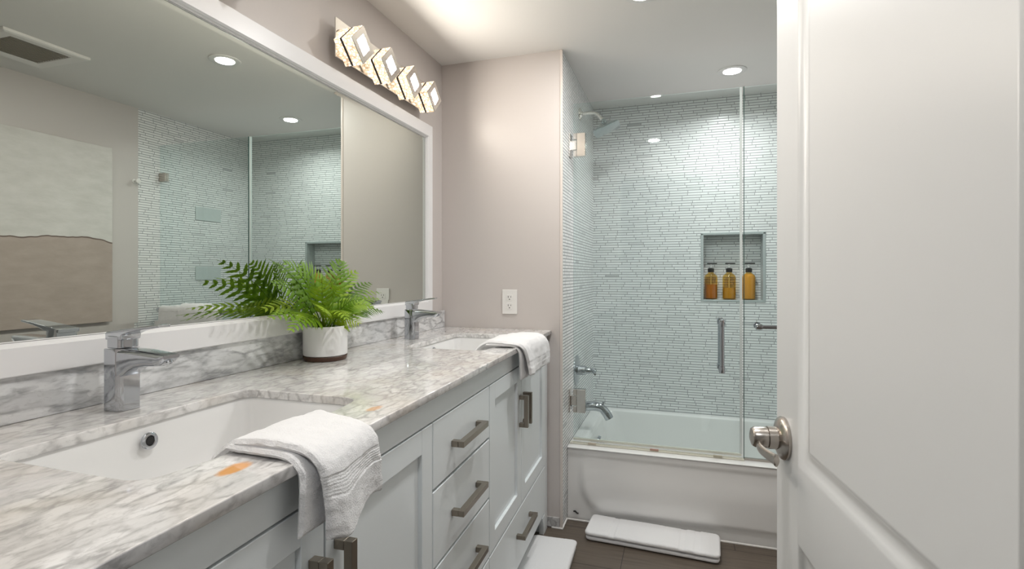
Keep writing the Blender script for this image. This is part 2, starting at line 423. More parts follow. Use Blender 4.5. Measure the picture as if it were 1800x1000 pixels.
# ------------------------------------------------------------------ bathtub
t = thing('bathtub', 'white alcove bathtub with a bowed front apron behind the glass screen', 'bathtub', ((WX + WR) / 2, YA, 0))
bm = BM()
X0, X1 = WX + .001, WR - .001; Y0, Y1 = YA, YT - .001
def ring_at(x0, y0, x1, y1, r, z, n=8): return [(a, b, z) for a, b in rrect(x0, y0, x1, y1, r, n)]
prof = [  # inset left, right, front, back, corner radius, z
    (0, 0, .010, 0, .004, ZT - .012), (0, 0, .004, 0, .004, ZT - .003), (.0, .0, .012, .0, .008, ZT),
    (.060, .075, .108, .050, .07, ZT), (.068, .083, .116, .058, .08, ZT - .006), (.078, .098, .124, .064, .09, ZT - .03),
    (.10, .15, .140, .080, .11, .20), (.125, .21, .155, .095, .12, .10), (.16, .27, .19, .13, .12, .072), (.3, .45, .28, .22, .09, .066)]
rs = [ring_at(X0 + l, Y0 + f_, X1 - r_, Y1 - b_, q, z) for (l, r_, f_, b_, q, z) in prof]
rings(bm, rs, False, True)
# raise a tiling flange at the back and left
obj('basin', bm, 'tub', t, smooth=True)
bm = BM(); NXg, NZg = 140, 44
def sstep(a, b, x):
    x = min(1, max(0, (x - a) / (b - a))); return x * x * (3 - 2 * x)
grid = []
for i in range(NXg + 1):
    col = []
    for j in range(NZg + 1):
        x = X0 + (X1 - X0) * i / NXg; z = (ZT - .008) * j / NZg
        # distance inside the raised panel (rounded lower corners, open to the rim)
        px0, px1, pz0, rr = X0 + .055, X1 - .055, .040, .13
        dx = min(x - px0, px1 - x); dzp = z - pz0
        if dx < rr and dzp < rr: d = rr - math.hypot(rr - dx, rr - dzp)
        else: d = min(dx, dzp)
        rise = sstep(-.006, .034, d) * (1 - .8 * sstep(.17, .30, z))
        bow = .005 * math.sin(math.pi * (x - X0) / (X1 - X0))
        lip = .004 * sstep(ZT - .045, ZT - .03, z) * (1 - sstep(ZT - .018, ZT - .006, z) * .6)
        y = Y0 + .018 - .015 * rise - bow * .5 - lip
        col.append(bm.verts.new((x, y, z)))
    grid.append(col)
for i in range(NXg):
    for j in range(NZg): bm.faces.new((grid[i][j], grid[i + 1][j], grid[i + 1][j + 1], grid[i][j + 1]))
obj('apron', bm, 'tub', t, smooth=True)
bm = BM(); cyl(bm, (.697, 2.85, .262), (.712, 2.85, .259), .032); cyl(bm, (.71, 2.85, .262), (.730, 2.85, .258), .008); tube(bm, [(.722, 2.85, .262), (.745, 2.843, .246), (.768, 2.835, .240)], .005)
obj('overflow_plate', bm, 'chrome', t, smooth=True)
bm = BM(); tube(bm, [(.640, YA + .012, .036), (.648, YA + .011, .038), (.655, YA + .011, .031), (.664, YA + .011, .029)], .0035)
o = obj('enamel_chip', bm, 'black', t); o['label'] = 'small dark chip near the floor'

# ------------------------------------------------------------------ glass screen
ds = thing('shower_door', 'frameless clear glass shower door hinged on the left tile wall', 'shower door', (.62, YG, ZT))
bm = BM(); box(bm, .628, YG - .005, .372, 1.386, YG + .005, 2.010); obj('glass_pane', bm, 'glass', ds)
bm = BM(); box(bm, 1.381, YG - .0055, .372, 1.391, YG + .0055, 2.010); obj('edge_seal', bm, 'seal', ds)
bm = BM(); box(bm, .628, YG - .0062, .362, 1.388, YG + .0062, .3725); box(bm, .628, YG - .012, .350, 1.388, YG - .008, .3560); obj('bottom_sweep', bm, mat('clear_sweep', (.62, .63, .56), .3), ds)
for zc in (1.806, .555):
    bm = BM(); zl, zh = zc - .057, zc + .057
    box(bm, .646, YG - .016, zl, .688, YG + .016, zh); box(bm, .628, YG - .016, zl, .646, YG + .016, zl + .030); box(bm, .628, YG - .016, zh - .030, .646, YG + .016, zh)
    hg = obj('hinge', bm, 'bright_nickel', ds, bevel=.002)
    bm = BM(); box(bm, .6095, YG - .026, zl, .616, YG + .026, zh); box(bm, .614, YG - .011, zl + .034, .644, YG + .011, zh - .034)
    obj('hinge_leaf', bm, 'bright_nickel', hg, bevel=.0015)
bm = BM()
for s in (-1, 1):
    yy = YG + s * .055
    cyl(bm, (1.303, yy, .738), (1.303, yy, .972), .0105)
    for zz in (.752, .958):
        cyl(bm, (1.303, YG + s * .0052, zz), (1.303, yy, zz), .009); cyl(bm, (1.303, YG + s * .0052, zz), (1.303, YG + s * .010, zz), .015)
        lathe(bm, (1.303, yy, zz), (0, 0, 1), [(-.017, .006), (-.014, .0125), (0, .0145), (.014, .0125), (.017, .006)])
obj('pull_handle', bm, 'chrome', ds, smooth=True)
fp = thing('fixed_glass_panel', 'fixed clear glass panel of the shower screen, right of the door', 'glass panel', (1.75, YG, ZT))
bm = BM(); box(bm, 1.399, YG - .005, .352, 2.119, YG + .005, 2.010); obj('glass_pane', bm, 'glass', fp)
bm = BM(); box(bm, 1.3965, YG - .0054, .352, 1.3995, YG + .0054, 2.012); obj('polished_edge', bm, 'glass_edge', fp)
bm = BM(); box(bm, 1.399, YG - .008, ZT + .0006, 2.119, YG + .008, .356); obj('base_channel', bm, 'nickel', fp, bevel=.001)
bm = BM(); box(bm, 2.066, YG - .013, 1.775, 2.1215, YG + .013, 1.83); obj('wall_clamp', bm, 'nickel', fp, bevel=.002)
bm = BM(); box(bm, .612, YG - .022, ZT + .0005, 1.398, YG + .012, ZT + .005)
thr = tag(obj('threshold_strip', bm, mat('worn_threshold', (.60, .58, .50), .35), loc=(1.0, YG, ZT + .0005), bevel=.001), 'thin threshold strip on the tub rim under the glass door', 'threshold')
for x, cc in ((.722, (.50, .44, .36)), (1.012, (.42, .26, .21)), (1.288, (.45, .42, .33))):
    bm = BM(); box(bm, x - .019, YG - .024, ZT + .0056, x + .019, YG - .014, ZT + .0135)
    k = tag(obj('water_guard_clip', bm, mat('guard_clip', cc, .45), loc=(x, YG - .018, ZT + .0052), bevel=.001), {.722: 'tan clip under the glass door, nearest the tub spout', 1.012: 'reddish brown clip under the middle of the glass door', 1.288: 'olive clip under the glass door, nearest the fixed panel'}[x], 'clip', 'clips along the tub rim')
# towel bar on the fixed panel
tb = thing('towel_bar', 'chrome towel bar mounted on the fixed glass panel', 'towel bar', (1.74, YG - .06, .945))
bm = BM(); cyl(bm, (1.445, YG - .065, .947), (2.06, YG - .065, .947), .0095); obj('bar', bm, 'chrome', tb, smooth=True)
for x in (1.452, 2.050):
    bm = BM(); cyl(bm, (x, YG - .0055, .947), (x, YG - .065, .947), .0085); cyl(bm, (x, YG - .0055, .947), (x, YG - .011, .947), .0155)
    lathe(bm, (x, YG - .065, .947), (1, 0, 0), [(-.016, .006), (-.012, .0125), (0, .0145), (.012, .0125), (.016, .006)])
    obj('post', bm, 'chrome', tb, smooth=True)

# ------------------------------------------------------------------ shower fittings
t = thing('overhead_shower', 'chrome square shower head on a bent arm high on the tiled wall', 'shower head', (.6095, 2.80, 2.04))
bm = BM(); lathe(bm, (.6095, 2.80, 2.040), (1, 0, 0), [(0, .033), (.005, .032), (.010, .018), (.016, .012)]); obj('flange', bm, 'bright_nickel', t, smooth=True)
bm = BM(); tube(bm, [(.612, 2.80, 2.040), (.66, 2.80, 2.042), (.695, 2.80, 2.036), (.72, 2.80, 2.012), (.74, 2.80, 1.988)], .0085); obj('arm', bm, 'bright_nickel', t, smooth=True)
bm = BM()
ax = Vector((.36, 0, -.93)).normalized(); c0 = Vector((.738, 2.80, 1.992)); ux = Vector((0, 1, 0)); vx = ax.cross(ux).normalized()
def sqr(h, s, r=.25):
    return [c0 + ax * h + ux * a * s + vx * b * s for a, b in rrect(-1, -1, 1, 1, r, 5)]
rings(bm, [sqr(-.010, .010, .9), sqr(.006, .016, .9), sqr(.010, .014, .8), sqr(.018, .026, .6), sqr(.032, .050, .35), sqr(.044, .070), sqr(.050, .072), sqr(.052, .070)])
obj('spray_plate', bm, mat('smoked_chrome', (.42, .47, .48), .15, .9), t, smooth=True)
t = thing('shower_valve', 'chrome shower valve with round plate and lever on the left tiled wall', 'shower valve', (.6095, 2.71, .672))
bm = BM(); lathe(bm, (.6095, 2.71, .672), (1, 0, 0), [(0, .080), (.004, .080), (.009, .066), (.011, .03)], 40); obj('escutcheon', bm, 'chrome', t, smooth=True)
bm = BM(); lathe(bm, (.619, 2.71, .672), (1, 0, 0), [(0, .026), (.038, .024), (.041, .018), (.06, .015), (.072, .012), (.080, .016), (.092, .014), (.095, .006)]); 
tube(bm, [(.699, 2.71, .672), (.704, 2.688, .668), (.715, 2.655, .664)], lambda s: .0075 - .002 * s); tube(bm, [(.699, 2.71, .672), (.703, 2.735, .675)], .006)
obj('lever_handle', bm, 'chrome', t, smooth=True)
t = thing('tub_spout', 'chrome tub spout curving down over the bathtub rim', 'tub spout', (.6095, 2.79, .462))
bm = BM(); tube(bm, [(.610, 2.79, .462), (.65, 2.79, .466), (.70, 2.79, .468), (.733, 2.79, .458), (.757, 2.79, .430), (.770, 2.79, .408)], lambda s: .020 + .007 * abs(math.sin(s * 5)) * (1 - s) + .003 * s, 20)
lathe(bm, (.6095, 2.79, .462), (1, 0, 0), [(0, .030), (.008, .029), (.013, .022)])
obj('spout_body', bm, 'chrome', t, smooth=True)
bm = BM(); cyl(bm, (.738, 2.79, .47), (.738, 2.79, .492), .004); lathe(bm, (.738, 2.79, .488), (0, 0, 1), [(0, .004), (.003, .0075), (.008, .007), (.010, .003)]); obj('diverter_knob', bm, 'chrome', t, smooth=True)
# two smooth plates on the right shower wall, seen in the mirror
for i, (z, tx) in enumerate(((1.60, 'upper'), (1.18, 'lower'))):
    bm = BM(); box(bm, WR - .006, 2.79, z - .047, WR - .0005, 3.0, z + .047)
    tag(obj('wall_plate', bm, mat('pale_plate', (.55, .60, .60), .35), loc=(WR - .003, 2.89, z), bevel=.002), 'smooth pale rectangular plate on the far tiled shower wall, %s of two' % tx, 'plate', 'plates on the shower wall')
t = thing('robe_hook', 'small white knob hook by the tile edge, seen in the mirror', 'hook', (WR - .001, 2.362, 1.75))
bm = BM(); lathe(bm, (WR - .0005, 2.362, 1.75), (-1, 0, 0), [(0, .014), (.004, .014), (.006, .007), (.026, .007), (.030, .015), (.038, .015), (.041, .009)], 20); obj('knob', bm, 'plastic_white', t, smooth=True)

# ------------------------------------------------------------------ bottles in the niche
def bottle(x, y, level, liq, label):
    z0 = NZ0 + .0065
    t = thing('pump_bottle', label, 'bottle', (x, y, z0), 0, 'pump bottles in the shower niche')
    rb = .0365
    out = [(0, .030), (.003, rb - .002), (.010, rb), (.128, rb), (.140, rb - .003), (.150, rb - .012), (.156, .016), (.162, .0145)]
    bm = BM(); lathe(bm, (x, y, z0), (0, 0, 1), out, 32, True, False); obj('bottle_body', bm, 'amber_glass', t, smooth=True)
    inn = [(.004, .028), (.008, rb - .003), (level * .5, rb - .002), (level, rb - .002)]
    if level > .126: inn = [(.004, .028), (.008, rb - .003), (.128, rb - .002), (.139, rb - .006), (.148, rb - .014), (.152, .014)]
    bm = BM(); lathe(bm, (x, y, z0), (0, 0, 1), inn, 32); obj('liquid', bm, liq, t, smooth=True)
    bm = BM(); lathe(bm, (x, y, z0), (0, 0, 1), [(.160, .0165), (.162, .018), (.182, .018), (.185, .012), (.187, .006)], 24); obj('collar', bm, 'black', t, smooth=True)
    bm = BM(); cyl(bm, (x, y, z0 + .186), (x, y, z0 + .209), .0045); cyl(bm, (x, y, z0 + .03), (x, y, z0 + .159), .0025, n=8); obj('pump_stem', bm, 'plastic_white', t, smooth=True)
    bm = BM(); prism(bm, rrect(-.028, -.010, .028, .010, .006, 4), 'z', .2085, .2155)
    for v in bm.verts: v.co.x *= 1.0; v.co += Vector((x + .006, y, z0))
    obj('pump_head', bm, 'black', t, bevel=.002)
bottle(1.302, 3.315, .088, 'liquid_a', 'amber pump bottle with dark amber liquid, leftmost in the shower niche')
bottle(1.402, 3.315, .070, 'liquid_b', 'amber pump bottle half full of golden lotion, middle of the shower niche')
bottle(1.508, 3.315, .150, 'liquid_c', 'full honey-coloured pump bottle, rightmost in the shower niche')

# ------------------------------------------------------------------ vanity
VROT = .034
van = thing('bathroom_vanity', 'long pale grey double vanity cabinet with shaker doors and drawers', 'vanity', (.6005, .6, 0), VROT)
def vpart(name, bm, m, parent=van, bevel=.0015, **k): return obj(name, bm, m, parent, (0, 0, 0), bevel=bevel, local=True, **k)
YF0, YF1 = -.335, 1.750      # local extent of the cabinet front
bm = BM()
box(bm, -.49, YF0, .085, -.478, YF1, HC - .019); box(bm, -.478, YF0, .085, -.023, YF1, .100)   # back and bottom
box(bm, -.478, YF0, .100, -.023, YF0 + .018, HC - .019); box(bm, -.478, YF1 - .018, .100, -.023, YF1, HC - .019)
for yy_ in (.487, .9): box(bm, -.478, yy_ - .004, .100, -.023, yy_ + .004, HC - .019)
box(bm, -.023, YF0, .836, 0, YF1, HC - .019)                                  # top rail
box(bm, -.023, 1.699, .0, 0, YF1, .836); box(bm, -.023, YF0, .0, 0, YF0 + .036, .836)   # end stiles reach the floor
box(bm, -.49, 1.699, .0, -.0235, YF1, .085); box(bm, -.49, YF0, .0, -.023, YF0 + .036, .085)
prism(bm, [(1.699, .0), (1.699, .085), (1.655, .085), (1.672, .05), (1.680, .0)], 'x', -.023, -.001)
box(bm, -.49, YF0, .0, -.08, YF1, .085)                                       # recessed plinth
box(bm, -.023, YF0 + .036, .085, -.004, 1.699, .094)
vpart('cabinet_body', bm, 'cab')
def shaker(y0, y1, z0, z1, fr=.054):
    """one mesh: framed front with a recessed flat panel"""
    bm = BM(); d = .0095
    box(bm, -.021, y0, z0, 0, y0 + fr, z1); box(bm, -.021, y1 - fr, z0, 0, y1, z1)
    box(bm, -.021, y0 + fr, z0, 0, y1 - fr, z0 + fr); box(bm, -.021, y0 + fr, z1 - fr, 0, y1 - fr, z1)
    box(bm, -.021, y0 + fr, z0 + fr, -d, y1 - fr, z1 - fr)
    return bm
def bar_pull(parent, yc, zc, L, vertical):
    s = .0078; o_ = .034
    bm = BM()
    if vertical:
        box(bm, o_ - 2 * s, yc - s, zc - L / 2, o_, yc + s, zc + L / 2)
        for q in (-1, 1): box(bm, .0005, yc - s, zc + q * (L / 2 - s) - s, o_ - 2 * s, yc + s, zc + q * (L / 2 - s) + s)
    else:
        box(bm, o_ - 2 * s, yc - L / 2, zc - s, o_, yc + L / 2, zc + s)
        for q in (-1, 1): box(bm, .0005, yc + q * (L / 2 - s) - s, zc - s, o_ - 2 * s, yc + q * (L / 2 - s) + s, zc + s)
    obj('handle', bm, 'pull', parent, (0, 0, 0), bevel=.001, local=True)
yy = lambda w_: (w_ - .6)                                                     # world y -> local along the front
ZD0, ZD1 = .310, .832
doors = [(YF0 + .038, .0855 - .0015 - .0, 1), (.0885, .486, -1), (.9045, 1.282, 1), (1.286, 1.697, -1)]
for (a, b, side) in doors:
    d_ = vpart('door', shaker(a, b, ZD0, ZD1), 'cab')
    bar_pull(d_, (b - (.024 if a > .5 else .031)) if side > 0 else (a + .028), .666 if a > .5 else .668, .118 if a > .5 else .165, True)
for (a, b) in ((YF0 + .038, .486), (.9045, 1.697)):
    bm = BM(); box(bm, -.021, a, .096, 0, b, .303); d_ = vpart('drawer', bm, 'cab', bevel=.002); bar_pull(d_, (a + b) / 2 + .01, .218, .20, False)
for (z0, z1) in ((.677, .832), (.493, .670), (.310, .486), (.096, .303)):
    bm = BM(); box(bm, -.021, .4905, z0, 0, .900, z1); d_ = vpart('drawer', bm, 'cab', bevel=.002); bar_pull(d_, .695, (z0 + z1) / 2 - .004, .195, False)

# counter: one slab with two bowed sink cut-outs
def cutout(yc):
    x0, y0, x1, y1 = .186, yc - .232, .482, yc + .232
    pts = rrect(x0, y0, x1, y1, .032, 6); out = []
    for (x, y) in pts:
        s = (y - yc) / .232
        if x > .40: x += .022 * max(0, 1 - s * s)
        out.append((x, y))
    # densify the long front edge so that it bows
    dens = []
    for p, q in zip(out, out[1:] + out[:1]):
        dens.append(p)
        if math.hypot(p[0] - q[0], p[1] - q[1]) > .1:
            for k in range(1, 14):
                t_ = k / 14; x = p[0] * (1 - t_) + q[0] * t_; y = p[1] * (1 - t_) + q[1] * t_
                if abs(p[1] - q[1]) > .2 and x > .4: x = .482 + .022 * max(0, 1 - ((y - yc) / .232) ** 2)
                dens.append((x, y))
    return dens
S1, S2 = .712, 1.885
def counter_mesh():
    cu = bpy.data.curves.new('slab', 'CURVE'); cu.dimensions = '2D'; cu.fill_mode = 'BOTH'; cu.extrude = .007; cu.bevel_depth = .002; cu.offset = -.002; cu.bevel_resolution = 2
    xf = lambda y: .6195 - .034 * (y - .6)
    def sp(pts):
        s = cu.splines.new('POLY'); s.points.add(len(pts) - 1); s.use_cyclic_u = True
        for p, q in zip(s.points, pts): p.co = (q[0], q[1], 0, 1)
    sp([(.0015, YN + .014), (xf(YN), YN + .014), (xf(2.357), 2.357), (.0015, 2.357)])
    sp(cutout(S1)); sp(cutout(S2))
    o = bpy.data.objects.new('tmp', cu); C.objects.link(o)
    dg = bpy.context.evaluated_depsgraph_get(); me = bpy.data.meshes.new_from_object(o.evaluated_get(dg)); bpy.data.objects.remove(o)
    return me
me = counter_mesh(); me.materials.clear(); me.materials.append(M['marble_top'])
ct = bpy.data.objects.new('countertop', me); C.objects.link(ct)
ct.location = (0, 0, HC - .009)
tag(ct, 'grey and white veined marble countertop with two sink openings and rust stains', 'countertop')
bm = BM(); box(bm, .0015, YN + .014, HC + .0003, .02, 2.352, .9968)
tag(obj('backsplash', bm, 'marble_splash', loc=(.01, 1.3, HC + .0003), bevel=.0015), 'low grey marble backsplash strip below the mirror', 'backsplash')

# undermount sinks
def sink(yc, label):
    t = thing('undermount_sink', label, 'sink', (.33, yc, HC - .019), 0, 'undermount sinks')
    base = cutout(0)
    def rg(s, z, ins):
        return [(.33 + (x - .334) * s - (0 if x < .3 else ins * 0), y * s, z) for (x, y) in base]
    bm = BM(); zt = HC - .0185
    L = [rg(1.10, zt, 0), rg(1.012, zt, 0), rg(1.0, zt - .005, 0), rg(.985, zt - .03, 0), rg(.95, zt - .085, 0), rg(.90, zt - .115, 0), rg(.80, zt - .130, 0), rg(.5, zt - .137, 0), rg(.08, zt - .141, 0)]
    L = [[(x, y + yc, z) for (x, y, z) in r_] for r_ in L]
    rings(bm, L, False, True)
    s = obj('bowl', bm, 'porcelain', t, smooth=True)
    so = s.modifiers.new('solid', 'SOLIDIFY'); so.thickness = .006; so.offset = -1
    # overflow ring on the back wall, drain at the bottom
    bm = BM(); c0 = Vector((.1915, yc, HC - .047)); ax = Vector((1, 0, .12)).normalized()
    lathe(bm, c0, ax, [(0, .0155), (.003, .0155), (.0045, .013), (.0045, .0095), (.002, .0080)], 28, True, False)
    obj('overflow_ring', bm, 'chrome', t, smooth=True)
    bm = BM(); lathe(bm, c0, ax, [(.0022, .0078), (.0034, .0078)], 24); obj('overflow_hole', bm, 'black', t)
    bm = BM(); lathe(bm, (.33, yc, zt - .1405), (0, 0, 1), [(0, .03), (.003, .03), (.005, .024), (.003, .02), (.010, .018), (.013, .010)], 28); obj('drain', bm, 'chrome', t, smooth=True)
sink(S1, 'white rectangular sink set below the nearer counter opening, under the big faucet')
sink(S2, 'white rectangular sink in the far counter opening near the wall outlet')

# faucets
def faucet(yc, label):
    t = thing('faucet', label, 'faucet', (.099, yc, HC), 0, 'single-lever chrome faucets')
    w2 = .0235; x0 = .074; z0 = HC + .0005
    bm = BM()
    sec = [(x, y) for x, y in rrect(x0, yc - w2, .125, yc + w2, .008, 9)]
    sec = [(min(x, .125 - .016 * (abs(y - yc) / w2) ** 3) if x > .1 else x, y) for x, y in sec]
    rings(bm, [[(x, y, z) for x, y in sec] for z in (z0, z0 + .003, .99, 1.032)] + [[(.101 + (x - .101) * .975, yc + (y - yc) * .975, 1.0335) for x, y in sec]])
    def sc_(x, za, zb, w, r=.009): return [(x, y, z) for y, z in rrect(yc - w, za, yc + w, zb, min(r, (zb - za) * .46), 6)]
    rings(bm, [sc_(.095, .975, 1.0333, w2 - .0015), sc_(.112, .977, 1.0333, w2 - .001), sc_(.124, .984, 1.0332, w2 - .001), sc_(.134, .992, 1.0330, w2 - .0015), sc_(.150, .999, 1.0322, w2 - .002), sc_(.172, 1.003, 1.0310, w2 - .003), sc_(.196, 1.004, 1.0290, w2 - .004), sc_(.206, 1.005, 1.0280, w2 - .0045), sc_(.217, 1.013, 1.0265, w2 - .0055), sc_(.222, 1.0185, 1.0250, w2 - .007)])
    b_ = obj('faucet_body', bm, 'chrome', t, smooth=True)
    bm = BM(); lathe(bm, (.2085, yc, 1.0115), Vector((.42, 0, -1)), [(-.002, .0118), (.0045, .0118), (.005, .0095), (.0035, .0088)], 24, True, True); obj('aerator', bm, 'chrome', b_, smooth=True)
    bm = BM(); prism(bm, rrect(x0 + .003, yc - .0205, .117, yc + .0205, .010, 5), 'z', 1.0345, 1.058); h = obj('handle_base', bm, 'chrome', t, bevel=.0015, seg=3)
    bm = BM()
    prism(bm, [(x0 + .002, 1.050), (x0 + .002, 1.062), (x0 + .006, 1.066), (.12, 1.0715), (.165, 1.0775), (.200, 1.0815), (.206, 1.0805), (.205, 1.0765), (.165, 1.0715), (.135, 1.0655), (.120, 1.060), (.118, 1.050)], 'y', yc - .0195, yc + .0195)
    for v in bm.verts:
        if v.co.x > .12: v.co.y = yc + (v.co.y - yc) * (1 - .38 * (v.co.x - .12) / .09)
    obj('lever', bm, 'chrome', t, bevel=.0022, seg=3)
faucet(.732, 'large chrome single-lever faucet behind the nearer sink')
faucet(1.878, 'chrome single-lever faucet behind the far sink, beside the fern pot')

# ------------------------------------------------------------------ wall mirror
t = thing('wall_mirror', 'wide rectangular wall mirror with a flat white frame above the backsplash', 'mirror', (.006, 1.31, .9974))
FZ0, FZ1, FY0, FY1 = .9974, 1.8605, .42, 2.1996; IZ0, IZ1, IY0, IY1 = 1.0575, 1.7995, .475, 2.156
bm = BM()
def fr_ring(x, d): return [(x, FY0 + d, FZ0 + d), (x, FY1 - d, FZ0 + d), (x, FY1 - d, FZ1 - d), (x, FY0 + d, FZ1 - d)]
def in_ring(x, d): return [(x, IY0 + d, IZ0 + d), (x, IY1 - d, IZ0 + d), (x, IY1 - d, IZ1 - d), (x, IY0 + d, IZ1 - d)]
rings(bm, [fr_ring(.0005, 0), fr_ring(.028, 0), fr_ring(.030, .002), in_ring(.028, -.010), in_ring(.022, -.006), in_ring(.019, -.0055), in_ring(.0118, 0), in_ring(.0005, 0)], False, False)
obj('frame', bm, 'frame', t)
bm = BM(); bw = .014
rings(bm, [in_ring(.004, -.004), in_ring(.0112, -.001), in_ring(.0120, bw)], False, True)
obj('mirror_glass', bm, 'mirror', t)
bm = BM(); rings(bm, [in_ring(.0105, -.0045), in_ring(.0150, -.0045), in_ring(.0150, -.0012), in_ring(.0105, -.0012)], False, False); o = obj('mirror_edge_gap', bm, mat('edge_gap_grey', (.30, .30, .29), .4), t); o['label'] = 'dark grey line round the mirror glass'  # grey ring paints the shade of the gap between frame and glass

# ------------------------------------------------------------------ bar of crystal lights over each sink
def sconce(yc, label):
    t = thing('vanity_light', label, 'light fixture', (.001, yc, 1.97), 0, 'crystal bar lights above the mirror')
    P = yc - .335; Q = yc + .325
    bm = BM(); box(bm, .0008, yc - .26, 1.918, .040, yc + .26, 1.996); box(bm, .040, P, 1.895, .045, Q, 2.026)
    obj('back_plate', bm, 'bright_nickel', t, bevel=.0015)
    for k in range(4):
        y = yc + (k - 1.5) * .178 - .016; z = 1.944; hd = .067
        def dm(x, s, dz=0): return [(x, y + a * s, z + b * s + dz) for a, b in ((0, -1), (1, 0), (0, 1), (-1, 0))]
        bm = BM(); rings(bm, [dm(.0452, hd * .98), dm(.0690, hd * .98)]); a_ = obj('crystal_block', bm, 'crystal', t, bevel=.002)
        bm = BM(); rings(bm, [dm(.0692, hd * .975), dm(.0768, hd * .975)]); obj('gap_shade', bm, 'dark', t)  # near-black block paints the shaded gap between the crystal halves
        bm = BM(); rings(bm, [dm(.0770, hd), dm(.1125, hd)]); a_ = obj('crystal_block', bm, 'crystal', t, bevel=.002)
        bm = BM()
        rings(bm, [dm(.1127, hd * .97), dm(.1165, hd * .97), dm(.1165, hd * .56), dm(.114, hd * .54), dm(.1127, hd * .54)], True, False)
        obj('face_frame', bm, 'bright_nickel', a_)
        bm = BM(); rings(bm, [dm(.1128, hd * .54), dm(.1148, hd * .54)]); obj('led_panel', bm, 'led', a_)
sconce(1.795, 'bar of four lit crystal blocks above the mirror, over the far sink')
sconce(.765, 'bar of lit crystal blocks at the top edge, over the nearer sink')

# ------------------------------------------------------------------ ceiling fittings
labs = ['round recessed downlight in the ceiling above the bathtub', 'round recessed downlight in the ceiling before the shower, cut by the top edge', 'round recessed downlight in the ceiling nearest the doorway']
for (x, y, p, k), lb in zip(DOWNLIGHTS, labs):
    t = thing('recessed_light', lb, 'ceiling light', (x, y, ZC), 0, 'recessed ceiling lights')
    bm = BM(); lathe(bm, (x, y, ZC - .0004), (0, 0, -1), [(0, .070), (.003, .070), (.006, .064), (.0035, .044)], 40); obj('trim_ring', bm, 'white_trim', t, smooth=True)
    bm = BM(); lathe(bm, (x, y, ZC - .0036), (0, 0, -1), [(0, .043), (.0012, .043)], 40); obj('lens', bm, 'lamp', t)
t = thing('ceiling_vent', 'square white exhaust vent with a dark grille in the ceiling, seen in the mirror', 'vent', (1.755, 1.59, ZC))
bm = BM()
def vr(z, h, hy=None): hy = hy or h; return [(1.755 - h, 1.59 - hy, z), (1.755 + h, 1.59 - hy, z), (1.755 + h, 1.59 + hy, z), (1.755 - h, 1.59 + hy, z)]
rings(bm, [vr(ZC - .0005, .170), vr(ZC - .012, .170), vr(ZC - .016, .160), vr(ZC - .013, .118), vr(ZC - .002, .114)], True, False); obj('vent_frame', bm, 'plastic_white', t)
bm = BM(); box(bm, 1.641, 1.476, ZC - .003, 1.869, 1.704, ZC - .0012); obj('duct_opening', bm, 'ventdark', t)
bm = BM()
for k in range(13):
    x = 1.650 + k * .0175; box(bm, x, 1.477, ZC - .0115, x + .006, 1.703, ZC - .0032)
obj('grille', bm, mat('taupe_slats', (.30, .27, .23), .6), t)
# housing for the added fill lamp, unseen behind the camera
t = thing('hall_fill_fixture', 'added round fill light, unseen on the hall ceiling behind the doorway', 'ceiling light', (1.0, -.45, ZC))
bm = BM(); lathe(bm, (1.0, -.45, ZC - .0005), (0, 0, -1), [(0, .19), (.03, .19), (.036, .16)], 40); obj('housing', bm, 'white_trim', t, smooth=True)

# ------------------------------------------------------------------ painting on the right wall
t = thing('abstract_painting', 'large abstract canvas, off-white above and dusty pink below, reflected in the mirror', 'painting', (WR - .001, 1.66, .895))
bm = BM(); box(bm, WR - .040, 1.12, .895, WR - .003, 2.205, 1.915)
obj('canvas', bm, 'canvas', t, bevel=.002)

# ------------------------------------------------------------------ wall outlet
t = thing('wall_outlet', 'white duplex power outlet on the taupe wall above the counter', 'outlet', (.356, YS, 1.043))
bm = BM(); box(bm, .319, YS - .006, .985, .393, YS - .0004, 1.101); obj('cover_plate', bm, 'plastic_white', t, bevel=.002)
for zc in (1.063, 1.023):
    bm = BM(); prism(bm, [(.356 + a, zc + b) for a, b in rrect(-.0165, -.0155, .0165, .0155, .009, 5)], 'y', YS - .0075, YS - .0055); rc = obj('receptacle', bm, 'plastic_white', t, bevel=.0006)
    bm = BM(); box(bm, .3485, YS - .0080, zc - .001, .3510, YS - .0076, zc + .008); box(bm, .3615, YS - .0080, zc, .3638, YS - .0076, zc + .007); cyl(bm, (.356, YS - .0080, zc - .008), (.356, YS - .0076, zc - .008), .0027, n=12)
    obj('slots', bm, 'outlet_dark', rc)

# ------------------------------------------------------------------ entry door (open, right foreground)
PHI = math.atan2(.125, .992)
E0 = Vector((1.278, .952, 0))                      # latch edge on the visible face
DW = .66
hinge = E0 + Vector((.125, -.992, 0)).normalized() * DW
dr = bpy.data.objects.new('door_1', None); C.objects.link(dr); struct(dr); dr.location = (hinge.x, hinge.y, 0); dr.rotation_euler = (0, 0, PHI)
